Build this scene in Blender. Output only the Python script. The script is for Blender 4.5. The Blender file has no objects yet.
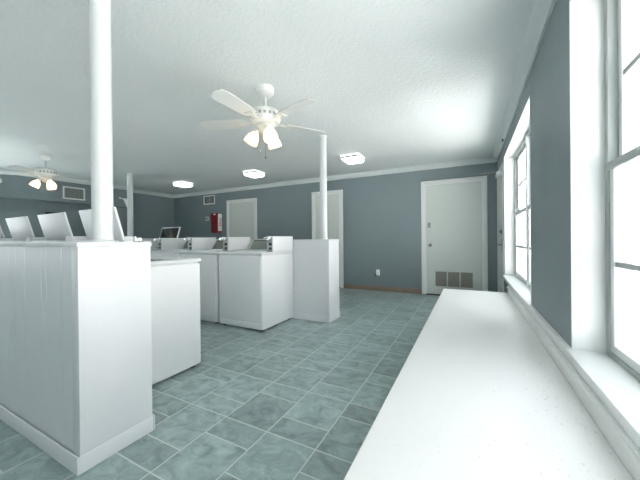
import bpy, bmesh, math, random
from mathutils import Matrix, Vector
random.seed(7)
S = bpy.context.scene
C = S.collection
PI = math.pi

# ------------------------------------------------------------------ materials
def srgb(r, g, b):
    f = lambda c: (c/255/12.92) if c/255 <= .04045 else ((c/255+.055)/1.055)**2.4
    return (f(r), f(g), f(b), 1)

def mat(name, col, rough=.5, metal=0, spec=.5, bump=None, emit=None, strength=0, coat=0, vary=None):
    m = bpy.data.materials.new(name); m.use_nodes = True
    nt = m.node_tree; n = nt.nodes; l = nt.links
    b = n['Principled BSDF']
    b.inputs['Base Color'].default_value = col
    b.inputs['Roughness'].default_value = rough
    b.inputs['Metallic'].default_value = metal
    b.inputs['Specular IOR Level'].default_value = spec
    b.inputs['Coat Weight'].default_value = coat
    if emit:
        b.inputs['Emission Color'].default_value = emit
        b.inputs['Emission Strength'].default_value = strength
    tc = n.new('ShaderNodeTexCoord')
    if vary:                                   # slight cloudy colour variation of the paint itself
        sc, amt = vary
        nz = n.new('ShaderNodeTexNoise'); nz.inputs['Scale'].default_value = sc; nz.inputs['Detail'].default_value = 4
        l.new(tc.outputs['Object'], nz.inputs['Vector'])
        mx = n.new('ShaderNodeMix'); mx.data_type = 'RGBA'
        mx.inputs[6].default_value = tuple(c*(1-amt) for c in col[:3]) + (1,)
        mx.inputs[7].default_value = tuple(min(1, c*(1+amt)) for c in col[:3]) + (1,)
        l.new(nz.outputs['Fac'], mx.inputs[0]); l.new(mx.outputs[2], b.inputs['Base Color'])
    if bump:
        sc, st, dist = bump
        nz = n.new('ShaderNodeTexNoise'); nz.inputs['Scale'].default_value = sc; nz.inputs['Detail'].default_value = 3
        bp = n.new('ShaderNodeBump'); bp.inputs['Strength'].default_value = st; bp.inputs['Distance'].default_value = dist
        l.new(tc.outputs['Object'], nz.inputs['Vector']); l.new(nz.outputs['Fac'], bp.inputs['Height'])
        l.new(bp.outputs['Normal'], b.inputs['Normal'])
    return m

M = {}
M['wall'] = mat('blue_grey_paint', (.20, .25, .268, 1), .55, bump=(60, .15, .004), vary=(1.5, .05))
M['ceiling'] = mat('textured_ceiling_paint', (.81, .845, .842, 1), .9, bump=(42, .6, .012), vary=(2, .02))
M['trim'] = mat('white_trim_paint', (.80, .82, .81, 1), .4, bump=(30, .05, .002))
M['crown'] = mat('crown_paint', (.70, .75, .75, 1), .45)
M['panelpaint'] = mat('half_wall_paint', (.745, .765, .79, 1), .4, bump=(25, .06, .002))
M['post'] = mat('post_paint', (.66, .69, .70, 1), .45)
M['enamel'] = mat('white_enamel', (.76, .78, .80, 1), .38, vary=(3, .01))
M['door'] = mat('door_paint', (.62, .66, .63, 1), .45, vary=(2, .02))
M['wood'] = mat('brown_base_wood', srgb(142, 124, 110), .5, vary=(9, .15))
M['chrome'] = mat('chrome', (.75, .76, .77, 1), .18, 1)
M['steel'] = mat('satin_steel', (.32, .33, .32, 1), .35, 1)
M['dark'] = mat('dark_plastic', (.02, .022, .022, 1), .4)
M['panel'] = mat('control_panel_grey', srgb(118, 128, 120), .4, vary=(20, .06))
M['coin'] = mat('coin_meter_grey', srgb(165, 172, 172), .35)
M['liner'] = mat('dark_lid_liner', (.008, .008, .009, 1), .10, spec=.6)
M['tub'] = mat('tub_enamel', (.25, .27, .28, 1), .3)
M['red'] = mat('red_metal', srgb(120, 12, 20), .3, coat=.2)
M['redtext'] = mat('red_lettering', srgb(190, 30, 35), .5)
M['white'] = mat('white_plastic', (.82, .83, .82, 1), .35)
M['ventdark'] = mat('vent_slot_dark', srgb(105, 113, 112), .6)
M['grille'] = mat('grille_grey', srgb(150, 155, 150), .5)
M['louver'] = mat('louver_taupe', srgb(142, 140, 132), .55)
M['alu'] = mat('aluminium_frame', srgb(165, 172, 170), .4)
M['sash'] = mat('sash_white', (.78, .8, .8, 1), .35)
M['black'] = mat('black_frame', (.012, .013, .014, 1), .4)
M['fan'] = mat('fan_white', (.78, .79, .77, 1), .35)
M['diffuser'] = mat('lamp_diffuser', (.9, .9, .9, 1), .4, emit=(1, 1, .97, 1), strength=4)
M['diffuser2'] = mat('lamp_upper_diffuser', (.9, .9, .9, 1), .4, emit=(1, 1, .97, 1), strength=1.2)
M['band'] = mat('lamp_band_grey', srgb(95, 97, 96), .5)
M['shade'] = mat('frosted_glass_shade', (.8, .70, .55, 1), .4, emit=(1, .72, .40, 1), strength=1.6)
M['concrete'] = mat('pale_concrete', (.62, .61, .58, 1), .8, vary=(2, .05))
M['siding'] = mat('cream_siding', (.42, .40, .37, 1), .7)
M['roof'] = mat('eave_boards', (.55, .50, .46, 1), .7)
M['grout'] = None

def glass_mat():
    m = bpy.data.materials.new('window_glass'); m.use_nodes = True
    nt = m.node_tree; n = nt.nodes; l = nt.links; n.clear()
    out = n.new('ShaderNodeOutputMaterial'); tr = n.new('ShaderNodeBsdfTransparent'); gl = n.new('ShaderNodeBsdfGlossy')
    tr.inputs['Color'].default_value = (.96, .965, .97, 1); gl.inputs['Roughness'].default_value = .02
    lw = n.new('ShaderNodeLayerWeight'); lw.inputs['Blend'].default_value = .5
    pw = n.new('ShaderNodeMath'); pw.operation = 'POWER'; pw.inputs[1].default_value = 5; l.new(lw.outputs['Facing'], pw.inputs[0])
    fr = n.new('ShaderNodeMapRange'); fr.inputs[3].default_value = .03; fr.inputs[4].default_value = .6; l.new(pw.outputs[0], fr.inputs[0])
    mx = n.new('ShaderNodeMixShader')
    l.new(fr.outputs[0], mx.inputs[0]); l.new(tr.outputs[0], mx.inputs[1]); l.new(gl.outputs[0], mx.inputs[2]); l.new(mx.outputs[0], out.inputs[0])
    return m
M['glass'] = glass_mat()

def floor_mat():
    """Sheet-vinyl tile: square and half tiles alternating in columns, columns shifted by half a tile."""
    m = bpy.data.materials.new('slate_vinyl_tile'); m.use_nodes = True
    nt = m.node_tree; n = nt.nodes; l = nt.links; b = n['Principled BSDF']
    tc = n.new('ShaderNodeTexCoord'); sp = n.new('ShaderNodeSeparateXYZ'); l.new(tc.outputs['Object'], sp.inputs[0])
    def mth(op, a, c=None):
        q = n.new('ShaderNodeMath'); q.operation = op
        for i, v in enumerate((a, c)):
            if v is None: continue
            if isinstance(v, (int, float)): q.inputs[i].default_value = v
            else: l.new(v, q.inputs[i])
        return q.outputs[0]
    W, P, H = .3035, .465, .155
    u = mth('DIVIDE', mth('ADD', sp.outputs[0], 1.003+W*40), W)
    col = mth('FLOOR', u); fu = mth('SUBTRACT', u, col)
    par = mth('MODULO', col, 2.0)
    y = mth('ADD', mth('SUBTRACT', sp.outputs[1], 1.275-P*40), mth('MULTIPLY', par, H))
    yp = mth('DIVIDE', y, P); row = mth('FLOOR', yp); v = mth('MULTIPLY', mth('SUBTRACT', yp, row), P)
    du = mth('MULTIPLY', mth('MINIMUM', fu, mth('SUBTRACT', 1.0, fu)), W)
    dv = mth('MINIMUM', mth('MINIMUM', v, mth('ABSOLUTE', mth('SUBTRACT', v, H))), mth('SUBTRACT', P, v))
    d = mth('MINIMUM', du, dv)
    grout = n.new('ShaderNodeMapRange'); grout.inputs[1].default_value = .0026; grout.inputs[2].default_value = .0046
    grout.inputs[3].default_value = 1; grout.inputs[4].default_value = 0; l.new(d, grout.inputs[0])
    small = mth('LESS_THAN', v, H)
    cv = n.new('ShaderNodeCombineXYZ'); l.new(col, cv.inputs[0]); l.new(row, cv.inputs[1]); l.new(small, cv.inputs[2])
    wn = n.new('ShaderNodeTexWhiteNoise'); wn.noise_dimensions = '3D'; l.new(cv.outputs[0], wn.inputs['Vector'])
    va = n.new('ShaderNodeVectorMath'); va.operation = 'SCALE'; va.inputs['Scale'].default_value = 7; l.new(cv.outputs[0], va.inputs[0])
    vb = n.new('ShaderNodeVectorMath'); vb.operation = 'ADD'; l.new(va.outputs[0], vb.inputs[0]); l.new(tc.outputs['Object'], vb.inputs[1])
    mp = n.new('ShaderNodeMapping'); mp.inputs['Scale'].default_value = (9, 12, 9); l.new(vb.outputs[0], mp.inputs[0])
    nz = n.new('ShaderNodeTexNoise'); nz.inputs['Scale'].default_value = 1.0; nz.inputs['Detail'].default_value = 6; nz.inputs['Roughness'].default_value = .62
    nz.inputs['Distortion'].default_value = .8; l.new(mp.outputs[0], nz.inputs['Vector'])
    cr = n.new('ShaderNodeValToRGB'); e = cr.color_ramp.elements
    e[0].position = .30; e[0].color = (.165, .226, .224, 1); e[1].position = .70; e[1].color = (.37, .475, .47, 1)
    l.new(nz.outputs['Fac'], cr.inputs[0])
    hv = n.new('ShaderNodeHueSaturation'); l.new(cr.outputs[0], hv.inputs['Color'])
    l.new(mth('ADD', .84, mth('MULTIPLY', wn.outputs['Value'], .32)), hv.inputs['Value'])
    mx = n.new('ShaderNodeMix'); mx.data_type = 'RGBA'; mx.inputs[7].default_value = (.55, .60, .57, 1)
    l.new(grout.outputs[0], mx.inputs[0]); l.new(hv.outputs[0], mx.inputs[6]); l.new(mx.outputs[2], b.inputs['Base Color'])
    l.new(mth('ADD', .22, mth('MULTIPLY', nz.outputs['Fac'], .2)), b.inputs['Roughness'])
    bp = n.new('ShaderNodeBump'); bp.inputs['Strength'].default_value = .25; bp.inputs['Distance'].default_value = .003
    l.new(mth('SUBTRACT', mth('MULTIPLY', nz.outputs['Fac'], .6), grout.outputs[0]), bp.inputs['Height']); l.new(bp.outputs['Normal'], b.inputs['Normal'])
    return m
M['floor'] = floor_mat()

def bench_mat():
    """White laminate with worn, speckled dirt near the wall edge."""
    m = bpy.data.materials.new('worn_white_laminate'); m.use_nodes = True
    nt = m.node_tree; n = nt.nodes; l = nt.links; b = n['Principled BSDF']; b.inputs['Roughness'].default_value = .38
    tc = n.new('ShaderNodeTexCoord'); sp = n.new('ShaderNodeSeparateXYZ'); l.new(tc.outputs['Object'], sp.inputs[0])
    nz = n.new('ShaderNodeTexNoise'); nz.inputs['Scale'].default_value = 75; nz.inputs['Detail'].default_value = 4; nz.inputs['Roughness'].default_value = .65
    l.new(tc.outputs['Object'], nz.inputs['Vector'])
    big = n.new('ShaderNodeTexNoise'); big.inputs['Scale'].default_value = 5; l.new(tc.outputs['Object'], big.inputs['Vector'])
    edge = n.new('ShaderNodeMapRange'); edge.inputs[1].default_value = -.1; edge.inputs[2].default_value = .33; edge.inputs[3].default_value = 0; edge.inputs[4].default_value = .10
    l.new(sp.outputs[0], edge.inputs[0])
    ad = n.new('ShaderNodeMath'); ad.operation = 'MULTIPLY'; l.new(edge.outputs[0], ad.inputs[0]); l.new(big.outputs['Fac'], ad.inputs[1])
    a2 = n.new('ShaderNodeMath'); a2.operation = 'ADD'; l.new(ad.outputs[0], a2.inputs[0]); l.new(nz.outputs['Fac'], a2.inputs[1])
    mr = n.new('ShaderNodeMapRange'); mr.inputs[1].default_value = .665; mr.inputs[2].default_value = .73; mr.inputs[4].default_value = .6
    l.new(a2.outputs[0], mr.inputs[0])
    mx = n.new('ShaderNodeMix'); mx.data_type = 'RGBA'; mx.inputs[6].default_value = (.90, .90, .885, 1); mx.inputs[7].default_value = (.40, .40, .37, 1)
    l.new(mr.outputs[0], mx.inputs[0]); l.new(mx.outputs[2], b.inputs['Base Color'])
    return m
M['bench'] = bench_mat()

# ------------------------------------------------------------------ mesh helpers
class MB:
    def __init__(s): s.bm = bmesh.new()
    def _xf(s, vs, mtx):
        if mtx is not None: bmesh.ops.transform(s.bm, matrix=mtx, verts=vs)
    def box(s, x0, x1, y0, y1, z0, z1, bev=0, seg=2, mtx=None, skip=()):
        t = bmesh.new()
        bmesh.ops.create_cube(t, size=1, matrix=Matrix.Translation(((x0+x1)/2, (y0+y1)/2, (z0+z1)/2)) @ Matrix.Diagonal((x1-x0, y1-y0, z1-z0, 1)))
        if bev: bmesh.ops.bevel(t, geom=list(t.edges), offset=bev, segments=seg, profile=.5, affect='EDGES')
        if skip:
            fs = [f for f in t.faces if ('top' in skip and f.normal.z > .9) or ('bottom' in skip and f.normal.z < -.9)]
            bmesh.ops.delete(t, geom=fs, context='FACES')
        s._merge(t, mtx); return s
    def _merge(s, t, mtx=None):
        if mtx is not None: bmesh.ops.transform(t, matrix=mtx, verts=list(t.verts))
        me = bpy.data.meshes.new('tmp'); t.to_mesh(me); t.free(); s.bm.from_mesh(me); bpy.data.meshes.remove(me)
    def prism(s, pts, x0, x1, axis='X', bev=0, mtx=None):
        """polygon extruded along an axis; pts are (y,z) for X, (x,z) for Y, (x,y) for Z"""
        t = bmesh.new()
        mk = {'X': lambda a, p: (a, p[0], p[1]), 'Y': lambda a, p: (p[0], a, p[1]), 'Z': lambda a, p: (p[0], p[1], a)}[axis]
        A = [t.verts.new(mk(x0, p)) for p in pts]; B = [t.verts.new(mk(x1, p)) for p in pts]
        t.faces.new(A); t.faces.new(B[::-1])
        for i in range(len(pts)):
            j = (i+1) % len(pts); t.faces.new((A[i], B[i], B[j], A[j]))
        bmesh.ops.recalc_face_normals(t, faces=list(t.faces))
        if bev: bmesh.ops.bevel(t, geom=list(t.edges), offset=bev, segments=2, profile=.5, affect='EDGES')
        s._merge(t, mtx); return s
    def lathe(s, prof, seg=32, mtx=None):
        """(r,z) profile turned about Z"""
        t = bmesh.new(); rings = []
        for r, z in prof:
            if r < 1e-6: rings.append([t.verts.new((0, 0, z))])
            else: rings.append([t.verts.new((r*math.cos(2*PI*i/seg), r*math.sin(2*PI*i/seg), z)) for i in range(seg)])
        for a, b in zip(rings, rings[1:]):
            for i in range(seg):
                j = (i+1) % seg
                if len(a) == 1 and len(b) == 1: continue
                if len(a) == 1: t.faces.new((a[0], b[i], b[j]))
                elif len(b) == 1: t.faces.new((a[i], b[0], a[j]))
                else: t.faces.new((a[i], b[i], b[j], a[j]))
        bmesh.ops.recalc_face_normals(t, faces=list(t.faces))
        s._merge(t, mtx); return s
    def tube(s, p, q, r, seg=12, r2=None):
        p = Vector(p); q = Vector(q); d = q-p
        R = d.to_track_quat('Z', 'Y').to_matrix().to_4x4()
        L = d.length; r2 = r if r2 is None else r2
        return s.lathe([(0, 0), (r, 0), (r2, L), (0, L)], seg, Matrix.Translation(p) @ R)
    def build(s, name, m, parent=None, smooth=True, loc=None):
        me = bpy.data.meshes.new(name); s.bm.to_mesh(me); s.bm.free()
        o = bpy.data.objects.new(name, me); C.objects.link(o); me.materials.append(m)
        if smooth:
            for p in me.polygons: p.use_smooth = True
            me.set_sharp_from_angle(angle=math.radians(38))
        if parent: o.parent = parent
        if loc: o.location = loc
        return o

def thing(name, label, cat, loc=(0, 0, 0), rz=0, group=None):
    o = bpy.data.objects.new(name, None); C.objects.link(o); o.empty_display_size = .1
    o.location = loc; o.rotation_euler = (0, 0, rz); tag(o, label, cat, group); return o
def tag(o, label, cat, group=None):
    o['label'] = label; o['category'] = cat
    if group: o['group'] = group
    return o
def struct(o, label=None, cat=None):
    o['kind'] = 'structure'
    if label: o['label'] = label
    if cat: o['category'] = cat
    return o
def senv(name, loc=(0, 0, 0), rz=0):
    o = bpy.data.objects.new(name, None); C.objects.link(o); o.location = loc; o.rotation_euler = (0, 0, rz); o['kind'] = 'structure'; return o
def dup(root, loc, rz=None, label=None, group=None):
    def cp(o, par):
        c = o.copy(); C.objects.link(c)
        if par: c.parent = par
        for ch in list(o.children): cp(ch, c)
        return c
    r = cp(root, None); r.location = loc
    if rz is not None: r.rotation_euler = (0, 0, rz)
    if label: r['label'] = label
    if group: r['group'] = group
    return r

# ------------------------------------------------------------------ the room
XR, XL, YF, YB, ZC = .42, -7.93, 5.748, -4.2, 2.42
WT = .20
struct(MB().box(XL-.2, XR+WT, YB-.2, YF+.2, -.12, 0).build('floor', M['floor'], smooth=False), 'teal grey slate look vinyl tile floor with pale joints', 'floor')
struct(MB().box(XL-.2, XR+WT, YB-.2, YF+.2, ZC, ZC+.12).build('ceiling', M['ceiling'], smooth=False), 'white stippled ceiling', 'ceiling')
struct(MB().box(XL-.2, XR+WT, YF, YF+.2, 0, ZC).build('wall_far', M['wall'], smooth=False), 'blue grey far wall with three doors', 'wall')
OPENL = [(-1.3, 1.1)]                    # added window in the left wall, out of view, brings light deep inside
lw = MB(); cur = YB
for a, b in OPENL:
    lw.box(XL-WT, XL, cur, a, 0, ZC); lw.box(XL-WT, XL, a, b, 0, .515); lw.box(XL-WT, XL, a, b, 2.165, ZC); cur = b
lw.box(XL-WT, XL, cur, YF, 0, ZC)
struct(lw.build('wall_left', M['wall'], smooth=False), 'blue grey wall at the left end of the room', 'wall')
SILL, HEAD = .515, 2.165
OPENB = []      # windows in the wall behind the camera
bw = MB(); cur = XL-.2
for a, b in OPENB:
    bw.box(cur, a, YB-WT, YB, 0, ZC); bw.box(a, b, YB-WT, YB, 0, SILL); bw.box(a, b, YB-WT, YB, HEAD, ZC); cur = b
bw.box(cur, XR+WT, YB-WT, YB, 0, ZC)
struct(bw.build('wall_back', M['wall'], smooth=False), 'blue grey wall behind the camera', 'wall')
# right wall: two window openings, plus one added behind the camera for daylight
OPEN = [(-.22, 1.75), (2.76, 4.73), (-3.20, -1.23)]
rw = MB()
ys = sorted(OPEN); cur = YB
for a, b in ys:
    rw.box(XR, XR+WT, cur, a, 0, ZC)
    rw.box(XR, XR+WT, a, b, 0, SILL)
    rw.box(XR, XR+WT, a, b, HEAD, ZC)
    cur = b
rw.box(XR, XR+WT, cur, YF, 0, ZC)
struct(rw.build('wall_right', M['wall'], smooth=False), 'blue grey window wall on the right', 'wall')

# crown moulding (profile: depth from wall, height below the ceiling)
CR = [(0, 0), (.075, 0), (.072, -.012), (.05, -.03), (.022, -.058), (.016, -.085), (0, -.085)]
SX = -7.68; SY0 = 1.3; SY1 = 4.32; SZ = 1.905                     # dropped beam along the left wall
cm = MB()
cm.prism([(YF-d, ZC+z) for d, z in CR], XL, XR)
struct(cm.build('trim_crown_far', M['crown']), 'white crown moulding along the far wall', 'moulding')
cm = MB(); cm.prism([(XR-d, ZC+z) for d, z in CR], YB, YF, 'Y')
struct(cm.build('trim_crown_right', M['crown']), 'white crown moulding above the windows', 'moulding')
cm = MB(); cm.prism([(SX+d, ZC+z) for d, z in CR], SY0-.06, SY1+.06, 'Y'); cm.prism([(XL+d, ZC+z) for d, z in CR], YB, SY0, 'Y'); cm.prism([(XL+d, ZC+z) for d, z in CR], SY1, YF, 'Y')
struct(cm.build('trim_crown_left', M['crown']), 'white crown moulding along the left end', 'moulding')
struct(MB().box(XL, SX, SY0, SY1, SZ, ZC).build('trim_beam_left', M['wall'], smooth=False), 'blue grey dropped beam along the left wall', 'beam')

# baseboards (brown on the far wall, stops at the doors)
FD = [(-.82, .262), (-3.18, -2.42), (-5.78, -4.76)]     # casings of the three far doors
bb = MB(); edges = sorted(FD); cur = XL
for a, b in edges:
    bb.box(cur, a, YF-.014, YF, 0, .095, .003); cur = b
struct(bb.build('baseboard_far', M['wood']), 'brown wooden baseboard along the far wall', 'baseboard')
struct(MB().box(XL, XL+.014, YB, YF-.014, 0, .095, .003).build('baseboard_left', M['wood']), 'brown wooden baseboard along the left wall', 'baseboard')

# ------------------------------------------------------------------ windows
def make_window(n, W, loc, rz):
    w = senv('window_%d' % n, loc, rz)
    w['label'] = ['tall white double window nearest the camera, right edge of the picture', 'white double window farther along the right wall', 'white double window added unseen behind the camera in the right wall, for light', 'white double window added unseen in the left wall beside the dropped beam, for light'][n-1]
    w['category'] = 'window'
    xi, xo = .115, WT-.005                        # frame plane ~ .54
    rv = MB()                                           # white reveal lining
    rv.box(-.002, xo, 0, .012, SILL, HEAD); rv.box(-.002, xo, W-.012, W, SILL, HEAD); rv.box(-.002, xo, .012, W-.012, HEAD-.012, HEAD)
    rv.build('reveal', M['trim'], w, smooth=False)
    st = MB(); st.box(-.028, xo, -.0, W, SILL-.02, SILL+.02, .006)
    st.build('sill', M['trim'], w)
    z0, z1 = SILL+.02, HEAD-.012
    zm = 1.36
    fr = MB()
    for a in (.012, W-.047): fr.box(xi, xo, a, a+.035, z0, z1, .003)
    fr.box(xi, xo, .047, W-.047, z0, z0+.022, .003); fr.box(xi, xo, .047, W-.047, z1-.03, z1, .003)
    fr.build('frame', M['alu'], w)
    ml = MB(); ml.box(xi-.004, xo, W/2-.035, W/2+.035, z0, z1, .003); ml.build('mullion', M['sash'], w)
    for a, b in ((.047, W/2-.035), (W/2+.035, W-.047)):
        for k, (lo, hi, xa, zmun) in enumerate(((z0+.022, zm+.018, xi+.006, .94), (zm-.018, z1-.03, xi+.034, 1.745))):
            s = MB(); t = .034
            s.box(xa, xa+.026, a, a+t, lo, hi, .003); s.box(xa, xa+.026, b-t, b, lo, hi, .003)
            s.box(xa, xa+.026, a+t, b-t, lo, lo+t, .003); s.box(xa, xa+.026, a+t, b-t, hi-t, hi, .003)
            so = s.build('sash', M['sash'], w)
            MB().box(xa+.004, xa+.022, a+t, b-t, zmun-.011, zmun+.011, .002).build('muntin', M['alu'], so)
            MB().box(xa+.011, xa+.015, a+t-.004, b-t+.004, lo+t-.004, hi-t+.004).build('pane', M['glass'], so, smooth=False)
        mr = MB(); mr.box(xi-.004, xi+.006, a, b, zm-.016, zm+.02, .002); mr.build('meeting_rail', M['alu'], w)
        lk = MB(); lk.box(xi-.016, xi+.004, (a+b)/2-.03, (a+b)/2+.03, zm+.02, zm+.032, .003); lk.tube((xi-.01, (a+b)/2, zm+.032), (xi-.01, (a+b)/2+.035, zm+.042), .005)
        lk.build('latch', M['steel'], w)
    return w
for i, (a, b) in enumerate(OPEN): make_window(i+1, b-a, (XR, a, 0), 0)
for i, (a, b) in enumerate(OPENB): make_window(i+4, b-a, (a, YB, 0), -PI/2)
for i, (a, b) in enumerate(OPENL): make_window(i+4, b-a, (XL, b, 0), PI)
# ledge under the pier and backsplash above the bench
lg = MB()
for a, b in ((1.75, 2.76), (-1.23, -.22)): lg.box(XR-.028, XR+.004, a, b, SILL-.02, SILL+.02, .006)
struct(lg.build('trim_ledge', M['trim']), 'white painted ledge under the wall between the windows', 'ledge')
bs = MB(); bs.box(.385, XR+.002, -2.4, 4.03, .30, .490, .004, 3); bs.box(.376, .40, -2.4, 4.03, .462, .484, .007, 3)
struct(bs.build('trim_backsplash', M['trim']), 'white backsplash board between the bench and the sills', 'board')

# ------------------------------------------------------------------ doors
def far_door(n, x0, x1, ztop, label, hand):
    w = senv('door_%d' % n, ((x0+x1)/2, YF, 0)); w['label'] = label; w['category'] = 'door'
    h = (x1-x0)/2; cw = .062
    c = MB()
    for sx in (-1, 1):
        a, b = sorted((sx*h, sx*(h-cw))); c.box(a, b, -.022, 0, 0, ztop, .004)
    c.box(-h+cw, h-cw, -.022, 0, ztop-cw, ztop, .004)
    c.build('casing', M['trim'], w)
    j = MB()                                            # stop / jamb inside the casing
    for sx in (-1, 1):
        a, b = sorted((sx*(h-cw), sx*(h-cw-.025))); j.box(a, b, -.018, 0, .0, ztop-cw)
    j.box(-h+cw+.025, h-cw-.025, -.018, 0, ztop-cw-.025, ztop-cw)
    j.build('jamb', M['trim'], w, smooth=False)
    MB().box(-h+cw+.028, h-cw-.028, -.010, 0, .022, ztop-cw-.028).build('slab', M['door'], w, smooth=False)
    MB().box(-h+cw, h-cw, -.03, 0, 0, .012, .003).build('threshold', M['dark'], w)
    sx = hand; kx = sx*(h-cw-.028-.065)
    R = Matrix.Translation((kx, -.010, .925)) @ Matrix.Rotation(PI/2, 4, 'X')
    MB().lathe([(0, 0), (.032, 0), (.032, .006), (.014, .012), (.012, .035), (.024, .045), (.029, .058), (.024, .072), (0, .076)], 20, R).build('door_knob', M['steel'], w)
    return w, h, cw
d1, h1, cw1 = far_door(1, -.82, .262, 2.12, 'white door with a three-panel louvred vent near its foot, right end of the far wall', -1)
# louvred vent in door 1
cx = (-.82+.262)/2
v0, v1 = -.597-cx, .052-cx
vf = MB()
vf.box(v0, v1, -.022, -.008, .15, .172, .003); vf.box(v0, v1, -.022, -.008, .438, .46, .003)
for k in range(4):
    a = v0+(v1-v0-.02)*k/3; vf.box(a, a+.02, -.022, -.008, .172, .438, .003)
vo = vf.build('vent_frame', M['door'], d1)
lv = MB(); lv.box(v0+.01, v1-.01, -.012, -.009, .165, .445)
k = 0
z = .178
while z < .436:
    lv.box(v0+.012, v1-.012, -.006, .000, z, z+.010, mtx=Matrix.Translation((0, -.013, 0)))
    z += .016
lv.build('louvers', M['louver'], vo, smooth=False)
lp = MB(); lp.box(-h1+cw1+.052, -h1+cw1+.10, -.014, -.008, 1.25, 1.345, .003)
lp.tube((-h1+cw1+.076, -.012, 1.315), (-h1+cw1+.076, -.032, 1.315), .013); lp.tube((-h1+cw1+.076, -.012, 1.275), (-h1+cw1+.076, -.024, 1.275), .01)
lp.build('deadbolt', M['steel'], d1)
far_door(2, -3.18, -2.42, 2.115, 'white door standing behind the slim white post', 1)
far_door(3, -5.78, -4.76, 2.11, 'white door beside the red extinguisher cabinet', 1)
# exit door in the right wall with closer
d4 = senv('door_4', (XR, 5.27, 0)); d4['label'] = 'pale exit door in the right wall beyond the windows'; d4['category'] = 'door'
c = MB()
for a in (-.46, .40): c.box(-.016, 0, a, a+.055, 0, 2.12, .004)
c.box(-.016, 0, -.405, .40, 2.065, 2.12, .004); c.build('casing', M['trim'], d4)
MB().box(-.012, 0, -.40, .395, .015, 2.06).build('slab', M['door'], d4, smooth=False)
hd = MB(); hd.box(-.02, -.01, -.375, -.325, .86, 1.04, .003); hd.tube((-.012, -.35, .95), (-.06, -.35, .95), .011); hd.tube((-.058, -.36, .95), (-.058, -.25, .945), .010)
hd.build('door_handle', M['steel'], d4)
hb = MB(); hb.lathe([(0, 0), (.03, 0), (.027, .018), (0, .02)], 20, Matrix.Translation((-.012, -.35, 1.14)) @ Matrix.Rotation(-PI/2, 4, 'Y')); hb.box(-.045, -.03, -.356, -.344, 1.12, 1.16, .003)
hb.build('deadbolt', M['steel'], d4)
cl = MB(); cl.box(-.072, -.012, -.33, -.06, 1.965, 2.025, .008); clo = cl.build('door_closer', M['white'], d4)
ca = MB(); ca.tube((-.042, -.12, 2.025), (-.042, -.12, 2.055), .011); ca.tube((-.042, -.12, 2.05), (-.25, -.02, 2.062), .009); ca.tube((-.25, -.02, 2.055), (-.02, .13, 2.085), .008)
ca.build('closer_arm', M['steel'], clo)

# ------------------------------------------------------------------ half walls
HWX = -1.585; HWL = -6.25
def half_wall(label, y0, y1, grooved):
    t = thing('half_wall', label, 'half wall', (HWX, y0, 0), 0)
    L = HWX-HWL; D = y1-y0; H = 1.055
    b = MB(); b.box(-L, 0, .006, D-.006, 0, H-.022)
    b.build('core', M['panelpaint'], t, smooth=False)
    # vertical grooved panelling on the long faces
    for nm, ya, yb in (('panelling', 0, .006), ('panelling', D-.006, D)):
        p = MB(); x = -.055; ws = [.10, .16, .06, .20, .13] if grooved else [1.22]; i = 0
        while x > -L+.02:
            w = min(ws[i % len(ws)], x+L); i += 1
            p.box(x-w+.002, x, ya, yb, .082, H-.022); x -= w
        p.build(nm, M['panelpaint'], t, smooth=False)
    e = MB()
    e.box(-.055, .004, -.001, D+.001, .0, H-.022, .002)          # flat end board
    e.build('end_board', M['panelpaint'], t)
    c = MB(); c.box(-L, .009, -.006, D+.006, H-.022, H, .004); c.build('cap', M['panelpaint'], t)
    s = MB()
    s.box(-L, .008, -.014, -.004, 0, .082, .004); s.box(-L, .008, D+.004, D+.014, 0, .082, .004); s.box(.003, .006, -.004, D+.004, 0, .082, .002)
    s.build('baseboard', M['panelpaint'], t)
    return t
half_wall('white panelled half wall in the left foreground carrying the thick post', .660, .996, True)
half_wall('white half wall beyond the washers with the slim post on its end', 3.285, 3.60, False)

# posts
def post(x, y, r, label):
    t = thing('support_post', label, 'post', (x, y, 1.055), 0, 'round white posts')
    p = MB(); p.lathe([(r, .0), (r, ZC-1.055-.004)], 32); p.build('shaft', M['post'], t)
    c = MB(); c.lathe([(r, ZC-1.055-.018), (r+.008, ZC-1.055-.014), (r+.008, ZC-1.055-.001), (0, ZC-1.055-.001)], 32); c.build('collar', M['trim'], t)
    f = MB(); f.lathe([(0, .001), (r+.006, .001), (r+.006, .010), (r, .014)], 32); f.build('base_ring', M['trim'], t)
    return t
post(-1.712, .825, .0465, 'thick looking white round post nearest the camera, on the front half wall')
post(-1.728, 3.44, .047, 'slim white round post on the end of the far half wall, before a door')
p3 = post(-6.11, 3.44, .052, 'farthest white round post, with a small bracket, toward the left wall')
br = MB(); br.box(-.012, .012, -.20, -.045, .835, .85, .003); br.prism([(-.05, .66), (-.05, .835), (-.13, .835)], -.006, .006, 'X'); br.box(-.012, .012, -.20, -.185, .85, .87, .003)
br.build('bracket', M['trim'], p3)

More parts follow.
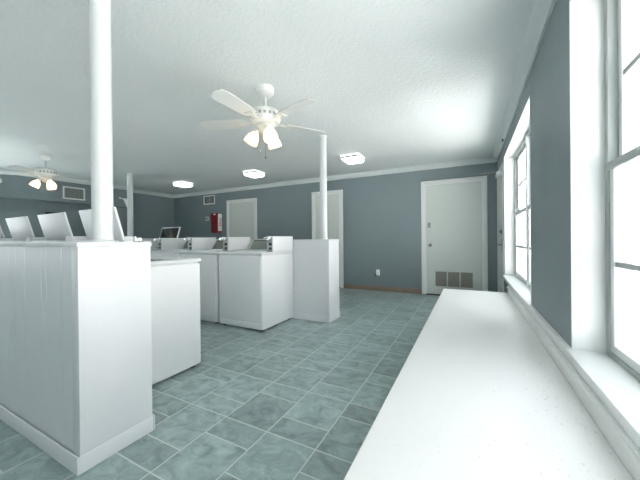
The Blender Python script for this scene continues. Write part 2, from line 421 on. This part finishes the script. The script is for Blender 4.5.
# ------------------------------------------------------------------ washers
WW, WD = .340, .325
def make_washer():
    t = thing('washing_machine', '', 'washing machine', (0, 0, 0))
    b = MB(); b.box(-WW, WW, -WD, WD, .022, .870, .009, 3, skip=('top',)); b.build('cabinet', M['enamel'], t)
    k = MB(); k.box(-WW+.012, WW-.012, -WD-.009, -WD+.01, .026, .092, .003); k.build('kick_panel', M['enamel'], t)
    f = MB(); f.box(-WW+.012, WW-.012, -WD-.009, -WD+.01, .104, .866, .004); f.build('front_panel', M['enamel'], t)
    d = MB()                                            # deck with the loading opening
    d.box(-WW-.003, -.245, -WD-.012, WD, .881, .906, .006, 3); d.box(.215, WW+.003, -WD-.012, WD, .881, .906, .006, 3)
    d.box(-.25, .22, -WD-.008, -.215, .880, .906, .006, 3); d.box(-.25, .22, .175, WD, .880, .906, .006, 3)
    d.box(-WW+.014, WW-.014, -WD+.014, WD-.014, .862, .882)
    d.build('deck', M['enamel'], t)
    u = MB(); u.lathe([(.20, .884), (.21, .897), (.222, .897), (.222, .884)], 36, Matrix.Translation((-.015, -.02, 0)) @ Matrix.Diagonal((.82, .82, 1, 1))); u.lathe([(0, .8835), (.205, .8835)], 36, Matrix.Translation((-.015, -.02, 0)) @ Matrix.Diagonal((.82, .82, 1, 1)))
    u.build('tub_ring', M['tub'], t)
    l = MB(); l.box(-.238, .238, -.400, -.002, 0, .016, .006, 3); lo = l.build('lid', M['enamel'], t, loc=(-.015, .178, .905))
    g = MB(); g.box(-.218, .218, -.382, -.02, -.004, .004, .002); g.build('lid_liner', M['liner'], lo)
    for x in (-.2, .2): MB().tube((x-.03, .004, .006), (x+.03, .004, .006), .007).build('hinge', M['steel'], lo)
    c = MB(); c.prism([(.205, .906), (.31, 1.068), (WD, 1.068), (WD, .906)], -WW+.004, .246, 'X', .006); c.build('console', M['enamel'], t)
    # control face lying on the sloped front
    sl = math.atan2(.162, .105); n = Matrix.Translation((0, .205, .906)) @ Matrix.Rotation(sl, 4, 'X')
    p = MB(); p.box(-WW+.03, .235, .022, .178, .0, .004, .001, 1, mtx=n); po = p.build('control_panel', M['panel'], t)
    q = MB(); q.box(-WW+.05, .225, .155, .170, .003, .007, mtx=n); q.box(.10, .145, .115, .132, .003, .008, mtx=n); q.box(.165, .21, .115, .132, .003, .008, mtx=n); q.build('buttons', M['dark'], po, smooth=False)
    m = MB(); m.box(.248, WW+.001, -.120, WD, .906, 1.098, .008, 3); m.build('meter_case', M['enamel'], t)
    e = MB(); e.box(.254, WW-.006, -.126, -.112, .915, 1.075, .003); eo = e.build('meter_front', M['coin'], t)
    z = MB(); z.box(.286, .33, -.130, -.122, .935, .965, .002); z.box(.286, .33, -.130, -.122, .985, 1.02, .002); z.build('coin_window', M['dark'], eo)
    s = MB(); s.box(.262, .336, -.185, -.12, 1.058, 1.076, .003); s.box(.27, .328, -.205, -.185, 1.052, 1.088, .004)
    for x in (.275, .291, .307, .323): s.tube((x, -.15, 1.074), (x, -.15, 1.098), .008)
    s.build('coin_slide', M['chrome'], eo)
    fm = MB()
    for x in (-WW+.05, WW-.05):
        for y in (-WD+.05, WD-.05):
            MB().lathe([(0, 0), (.022, 0), (.022, .012), (.012, .014), (.012, .03), (0, .03)], 14, Matrix.Translation((x, y, 0))).build('foot', M['dark'], t)
    return t, lo
def set_lid(root, ang):
    for c in root.children:
        if c.name.split('.')[0] == 'lid': c.rotation_euler = (-ang, 0, 0)
OPENA = math.radians(107)
w0, _ = make_washer()
YM = 2.62+WD
mid = [('white washer ending the second row, beside the bare half wall with the slim post', 0),
       ('washer second from the window end of the second row, a narrow gap to its right', 0),
       ('third washer from the window end of the second row, behind the front washer', 0),
       ('washer in the second row with its lid raised, showing the black underside', 1),
       ('fifth washer of the second row, mostly hidden behind the front half wall', 0)]
G1, G2 = 'washers in the second row', 'washers behind the front half wall'
for i, (lab, op) in enumerate(mid):
    x = (-2.105, -2.83, -3.52, -4.21, -4.90)[i]-WW; y = YM
    if i == 0:
        o = w0; o.location = (x, y, 0); o['label'] = lab; o['group'] = G1
    else: o = dup(w0, (x, y, 0), 0, lab, G1)
    if op: set_lid(o, OPENA)
front = ['washer with its bare side panel facing the windows, raised lid behind the thick post',
         'washer behind the front half wall, raised lid first left of the thick post',
         'washer behind the front half wall, raised lid second left of the thick post',
         'washer behind the front half wall, raised lid cut by the left picture edge']
for i, lab in enumerate(front):
    o = dup(w0, (-2.03-WW-.705*i, 1.705-WD, 0), PI, lab, G2); set_lid(o, math.radians(104.5))

# ------------------------------------------------------------------ bench
t = thing('bench', 'long low white laminate bench running under the windows', 'bench', (0, 0, 0))
BX0, BX1, BY0, BY1, BZ = -.31, .384, -2.4, 4.02, .41
MB().box(BX0, BX1, BY0, BY1, BZ-.04, BZ, .006, 3).build('bench_top', M['bench'], t)
MB().box(BX0+.02, BX0+.045, BY0+.02, BY1-.02, .0, BZ-.04, .002).build('front_panel', M['trim'], t)
for y in (BY0+.02, 1.4, BY1-.045): MB().box(BX0+.045, BX1-.01, y, y+.025, 0, BZ-.04, .002).build('side_panel', M['trim'], t)

# ------------------------------------------------------------------ ceiling fans
def make_fan():
    t = thing('ceiling_fan', '', 'ceiling fan', (0, 0, ZC), 0)
    MB().lathe([(0, 0), (.078, 0), (.08, -.02), (.077, -.055), (.055, -.078), (.022, -.086), (0, -.086)], 32).build('canopy', M['fan'], t)
    MB().lathe([(0, -.08), (.013, -.08), (.013, -.20), (.028, -.205), (.03, -.225), (0, -.225)], 20).build('downrod', M['fan'], t)
    MB().lathe([(0, -.20), (.07, -.202), (.115, -.215), (.135, -.245), (.135, -.285), (.12, -.318), (.085, -.332), (.085, -.345), (0, -.345)], 40).build('motor_housing', M['fan'], t)
    vs = MB()
    for k in range(20):
        a = 2*PI*k/20; vs.box(.13, .137, -.012, .012, -.280, -.255, .002, mtx=Matrix.Rotation(a, 4, 'Z'))
    vs.build('housing_slots', M['grille'], t)
    for k in range(5):
        R = Matrix.Rotation(2*PI*k/5+math.radians(56), 4, 'Z')
        ir = MB(); ir.box(.10, .20, -.018, .018, -.318, -.312, .002, mtx=R); ir.box(.18, .25, -.045, .045, -.316, -.311, .002, mtx=R)
        P = R @ Matrix.Translation((0, 0, -.306)) @ Matrix.Rotation(math.radians(11), 4, 'X')
        bl = MB(); bl.prism([(.19, -.05), (.24, -.062), (.54, -.068), (.59, -.05), (.60, 0), (.59, .05), (.54, .068), (.24, .062), (.19, .05)], -.003, .003, 'Z', mtx=P)
        bo = bl.build('blade', M['fan'], t); ir.build('blade_iron', M['fan'], bo)
    MB().lathe([(0, -.345), (.075, -.347), (.078, -.36), (.055, -.375), (.05, -.40), (.03, -.415), (0, -.42)], 32).build('light_kit', M['fan'], t)
    for k, ang in enumerate((207, 87, -33)):
        a = math.radians(ang); d = Vector((math.cos(a), math.sin(a), 0))
        p0 = d*.045+Vector((0, 0, -.385)); p1 = d*.078+Vector((0, 0, -.382))
        ax = (d*.46+Vector((0, 0, -.85))).normalized()
        R = Matrix.Translation(p1) @ ax.to_track_quat('Z', 'Y').to_matrix().to_4x4()
        arm = MB(); arm.tube(p0, p1+ax*.0, .012); arm.lathe([(0, -.012), (.024, -.008), (.026, .02), (.022, .026)], 20, R)
        ao = arm.build('lamp_arm', M['fan'], t)
        sh = MB(); sh.lathe([(.020, .018), (.029, .028), (.045, .052), (.056, .082), (.060, .108), (.062, .130), (.055, .1305), (.0, .1305)], 28, R); sh.build('lamp_shade', M['shade'], ao)
    for x, y, L in ((.03, -.04, .22), (-.03, -.045, .16)):
        ch = MB(); ch.tube((x, y, -.40), (x, y, -.40-L), .0018, 8); ch.lathe([(0, -.03), (.007, -.024), (.006, -.006), (0, 0)], 12, Matrix.Translation((x, y, -.40-L))); ch.build('pull_chain', M['steel'], t)
    return t
fan = make_fan(); fan.location = (-1.625, 2.09, ZC); fan['label'] = 'large white ceiling fan with lit glass shades, nearest, above the aisle'; fan['group'] = 'ceiling fans'
fan2 = dup(fan, (-5.99, 2.09, ZC), math.radians(43.8), 'white ceiling fan with warm lit shades at far left, before the dropped beam', 'ceiling fans')

for ch in fan2.children:                                # the second fan stopped with its blades at another angle
    if ch.name.startswith('blade'): ch.rotation_euler = (0, 0, math.radians(-11))

# flush ceiling lights
def make_light():
    t = thing('ceiling_light', '', 'ceiling light', (0, 0, ZC))
    a = .150
    MB().box(-a-.004, a+.004, -a-.004, a+.004, -.026, 0, .004).build('upper_diffuser', M['diffuser2'], t)
    MB().box(-a-.01, a+.01, -a-.01, a+.01, -.046, -.024, .003).build('trim_band', M['band'], t)
    MB().prism([(-a, -.046), (a, -.046), (a, -.052), (a-.03, -.084), (-a+.03, -.084), (-a, -.052)], -a, a, 'Y', .006).build('diffuser', M['diffuser'], t)
    return t
L0 = make_light(); L0.location = (-1.72, 4.52, ZC); L0['label'] = 'lit square flush ceiling light right of the slim post'; L0['group'] = 'square ceiling lights'
dup(L0, (-3.86, 4.58, ZC), None, 'lit square flush ceiling light in the middle of the row, left of the slim post', 'square ceiling lights')
dup(L0, (-6.02, 4.60, ZC), None, 'lit square flush ceiling light farthest left, near the corner of the room', 'square ceiling lights')

# ------------------------------------------------------------------ small wall things
# return-air vent on the beam
def wall_vent(loc, w, h, rz, label, round_=False):
    t = thing('wall_vent', label, 'vent', loc, rz)
    f = MB(); b = .028
    f.box(-w/2, w/2, -.016, 0, h/2-b, h/2, .003); f.box(-w/2, w/2, -.016, 0, -h/2, -h/2+b, .003)
    f.box(-w/2, -w/2+b, -.016, 0, -h/2+b, h/2-b, .003); f.box(w/2-b, w/2, -.016, 0, -h/2+b, h/2-b, .003)
    f.build('frame', M['white'], t)
    MB().box(-w/2+b, w/2-b, -.003, 0, -h/2+b, h/2-b).build('backing', M['ventdark'], t, smooth=False)
    s = MB()
    if round_:
        s.lathe([(.075, 0), (.085, .004), (.095, 0)], 28, Matrix.Translation((0, -.006, 0)) @ Matrix.Rotation(PI/2, 4, 'X')); s.lathe([(.0, .003), (.03, .004), (.035, 0)], 20, Matrix.Translation((0, -.006, 0)) @ Matrix.Rotation(PI/2, 4, 'X'))
        for k in range(8): s.box(.03, .08, -.003, .003, -.003, .003, mtx=Matrix.Translation((0, -.006, 0)) @ Matrix.Rotation(k*PI/4, 4, 'Y'))
    else:
        n = 12
        for k in range(n):
            x = -w/2+b+(w-2*b)*(k+.5)/n; s.box(x-.004, x+.004, -.012, -.003, -h/2+b, h/2-b)
    s.build('grille', M['grille'], t, smooth=False)
    return t
wall_vent((SX, 3.15, 2.105), .40, .27, PI/2, 'white framed air vent on the dropped beam at left')
wall_vent((-6.44, YF, 2.175), .43, .25, 0, 'small white framed exhaust grille high on the far wall', True)
# detector at the left edge
t = thing('wall_detector', 'round white detector on the dropped beam at the left picture edge', 'detector', (SX, 1.985, 2.19), PI/2)
R = Matrix.Rotation(PI/2, 4, 'X')
MB().lathe([(0, 0), (.065, 0), (.065, .018), (.05, .034), (0, .038)], 28, R).build('housing', M['white'], t)
MB().lathe([(0, .036), (.018, .036), (.016, .044), (0, .045)], 16, R).build('sensor', M['grille'], t)
# dark framed board on the left wall
t = thing('framed_board', 'black framed board on the left wall behind the raised lids', 'picture frame', (XL, 2.895, 1.44), PI/2)
MB().box(-.15, .15, -.022, 0, -.22, .245, .004).build('frame', M['black'], t)
MB().box(-.125, .125, -.026, -.02, -.195, .215, .002).build('sheet', M['dark'], t)
# extinguisher cabinet
t = thing('extinguisher_cabinet', 'red fire extinguisher cabinet with white lettered side on the far wall', 'fire extinguisher cabinet', (-6.10, YF+.003, 1.25))
MB().prism([(-.13, .03), (-.10, 0), (.10, 0), (.13, .03), (.13, .535), (-.13, .535)], -.15, 0, 'Y', .006).build('cabinet', M['red'], t)
MB().box(.129, .134, -.142, -.008, .05, .515, .001).build('side_panel', M['white'], t)
MB().box(-.03, .05, -.153, -.149, .48, .515, .001).build('label_plate', M['white'], t)
def text_mesh(txt, size, name, m, parent, mtx):
    cu = bpy.data.curves.new('tmp_text', 'FONT'); cu.body = txt; cu.size = size; cu.align_x = 'CENTER'; cu.align_y = 'CENTER'; cu.extrude = .0012
    o = bpy.data.objects.new('tmp_text', cu); C.objects.link(o); bpy.context.view_layer.update()
    me = bpy.data.meshes.new_from_object(o.evaluated_get(bpy.context.evaluated_depsgraph_get()))
    bpy.data.objects.remove(o); me.name = name; me.transform(mtx); me.materials.clear(); me.materials.append(m)
    q = bpy.data.objects.new(name, me); C.objects.link(q); q.parent = parent; return q
text_mesh('FIRE', .125, 'lettering', M['redtext'], t, Matrix.Translation((.1352, -.075, .28)) @ Matrix.Rotation(PI/2, 4, 'Z') @ Matrix.Rotation(PI/2, 4, 'X') @ Matrix.Rotation(-PI/2, 4, 'Z'))
# alarm beside it
t = thing('alarm_sounder', 'small white sounder on the far wall left of the red cabinet', 'alarm', (-6.50, YF+.003, 1.655))
MB().box(-.055, .055, -.035, 0, -.055, .055, .006).build('housing', M['white'], t)
MB().lathe([(0, 0), (.035, 0), (.03, .012), (0, .014)], 20, Matrix.Translation((0, -.035, 0)) @ R).build('horn', M['grille'], t)
# outlet with plug-in
t = thing('wall_outlet', 'white outlet with a plug hanging from it, low on the far wall', 'outlet', (-1.665, YF, .37))
MB().box(-.037, .037, -.007, 0, -.06, .06, .003).build('cover_plate', M['white'], t)
MB().box(-.03, .03, -.045, -.006, -.05, .035, .006).build('plug', M['white'], t)
pc = MB(); pc.tube((-.02, -.03, -.045), (-.055, -.03, -.07), .009); pc.tube((-.055, -.03, -.07), (-.06, -.02, -.01), .008); 
pc.build('cord', M['dark'], t)
# small black hook on the crown above the far window
t = thing('ceiling_hook', 'tiny black hook on the moulding above the far window', 'hook', (XR-.028, 4.55, ZC-.065))
MB().lathe([(0, -.018), (.012, -.012), (.014, 0), (.010, .012), (0, .014)], 14).build('base', M['dark'], t)
MB().tube((0, 0, -.012), (-.012, 0, -.035), .003, 8).build('hook_arm', M['dark'], t)

# ------------------------------------------------------------------ outdoors
g = MB(); g.box(XR+WT, 30, -25, 30, -.35, -.05); g.box(-25, XR+WT, -25, YB-WT, -.35, -.05); g.box(-25, XL-WT, YB-WT, 30, -.35, -.05); struct(g.build('ground', M['concrete'], smooth=False), 'pale sunlit paving outside the windows', 'ground')
t = thing('neighbouring_building', 'cream sided building seen pale through the near window', 'building', (7.0, 3, -.05))
sd = MB()
for k in range(14): sd.box(0, .03+.012*(k % 1), -9, 12, .25*k, .25*k+.238)
sd.box(.02, 3, -9, 12, 0, 3.5); sd.build('siding', M['siding'], t, smooth=False)
rf = MB(); rf.prism([(-.9, 3.25), (-.9, 3.42), (1.6, 4.6), (3.9, 3.42), (3.9, 3.25)], -9.5, 12.5, 'Y'); rf.build('roof', M['roof'], t, smooth=False)
for y in (-5.5, -1.5, 3.2, 7.5):
    MB().box(-.04, .03, y-.55, y+.55, .0, 2.2, .01).build('door_frame', M['trim'], t)

# ------------------------------------------------------------------ light
wd = bpy.data.worlds.new('daylight'); S.world = wd; wd.use_nodes = True
nt = wd.node_tree; bg = nt.nodes['Background']
bg.inputs['Color'].default_value = (.91, .955, 1.0, 1); bg.inputs['Strength'].default_value = 3.4
sun = bpy.data.lights.new('sun', 'SUN'); sun.energy = 60; sun.angle = math.radians(3); sun.color = (.985, .985, 1)
so = bpy.data.objects.new('sun', sun); C.objects.link(so)
so.rotation_euler = (Vector((.55, .25, -1))).to_track_quat('-Z', 'Y').to_euler()     # from over the roof: it lights the yard, not the room
for i, (a, b) in enumerate(OPEN):
    pl = bpy.data.lights.new('daylight_portal', 'AREA'); pl.shape = 'RECTANGLE'; pl.size = HEAD-SILL; pl.size_y = b-a
    pl.cycles.is_portal = True
    po = bpy.data.objects.new('daylight_portal', pl); C.objects.link(po); po.location = (XR+WT+.02, (a+b)/2, (SILL+HEAD)/2); po.rotation_euler = (0, PI/2, 0)
for a, b in OPENL:
    pl = bpy.data.lights.new('daylight_portal', 'AREA'); pl.shape = 'RECTANGLE'; pl.size = HEAD-SILL; pl.size_y = b-a
    pl.cycles.is_portal = True
    po = bpy.data.objects.new('daylight_portal', pl); C.objects.link(po); po.location = (XL-WT-.02, (a+b)/2, (SILL+HEAD)/2); po.rotation_euler = (0, -PI/2, 0)
for a, b in OPENB:
    pl = bpy.data.lights.new('daylight_portal', 'AREA'); pl.shape = 'RECTANGLE'; pl.size = b-a; pl.size_y = HEAD-SILL
    pl.cycles.is_portal = True
    po = bpy.data.objects.new('daylight_portal', pl); C.objects.link(po); po.location = ((a+b)/2, YB-WT-.02, (SILL+HEAD)/2); po.rotation_euler = (PI/2, 0, 0)

# ------------------------------------------------------------------ camera
cam = bpy.data.cameras.new('camera'); co = bpy.data.objects.new('camera', cam); C.objects.link(co); S.camera = co
cam.sensor_fit = 'HORIZONTAL'; cam.sensor_width = 36; cam.lens = 289.683/640*36; cam.clip_start = .02
co.matrix_world = Matrix.Translation((0, 0, 1.06)) @ Matrix.Rotation(math.radians(27.433), 4, 'Z') @ Matrix.Rotation(math.radians(90-.207), 4, 'X') @ Matrix.Rotation(math.radians(-.556), 4, 'Z')

S.view_settings.view_transform = 'Standard'; S.view_settings.look = 'None'; S.view_settings.gamma = 1; S.view_settings.use_curve_mapping = False
S.view_settings.exposure = 0.38
S.cycles.max_bounces = 14; S.cycles.diffuse_bounces = 8; S.cycles.transparent_max_bounces = 16
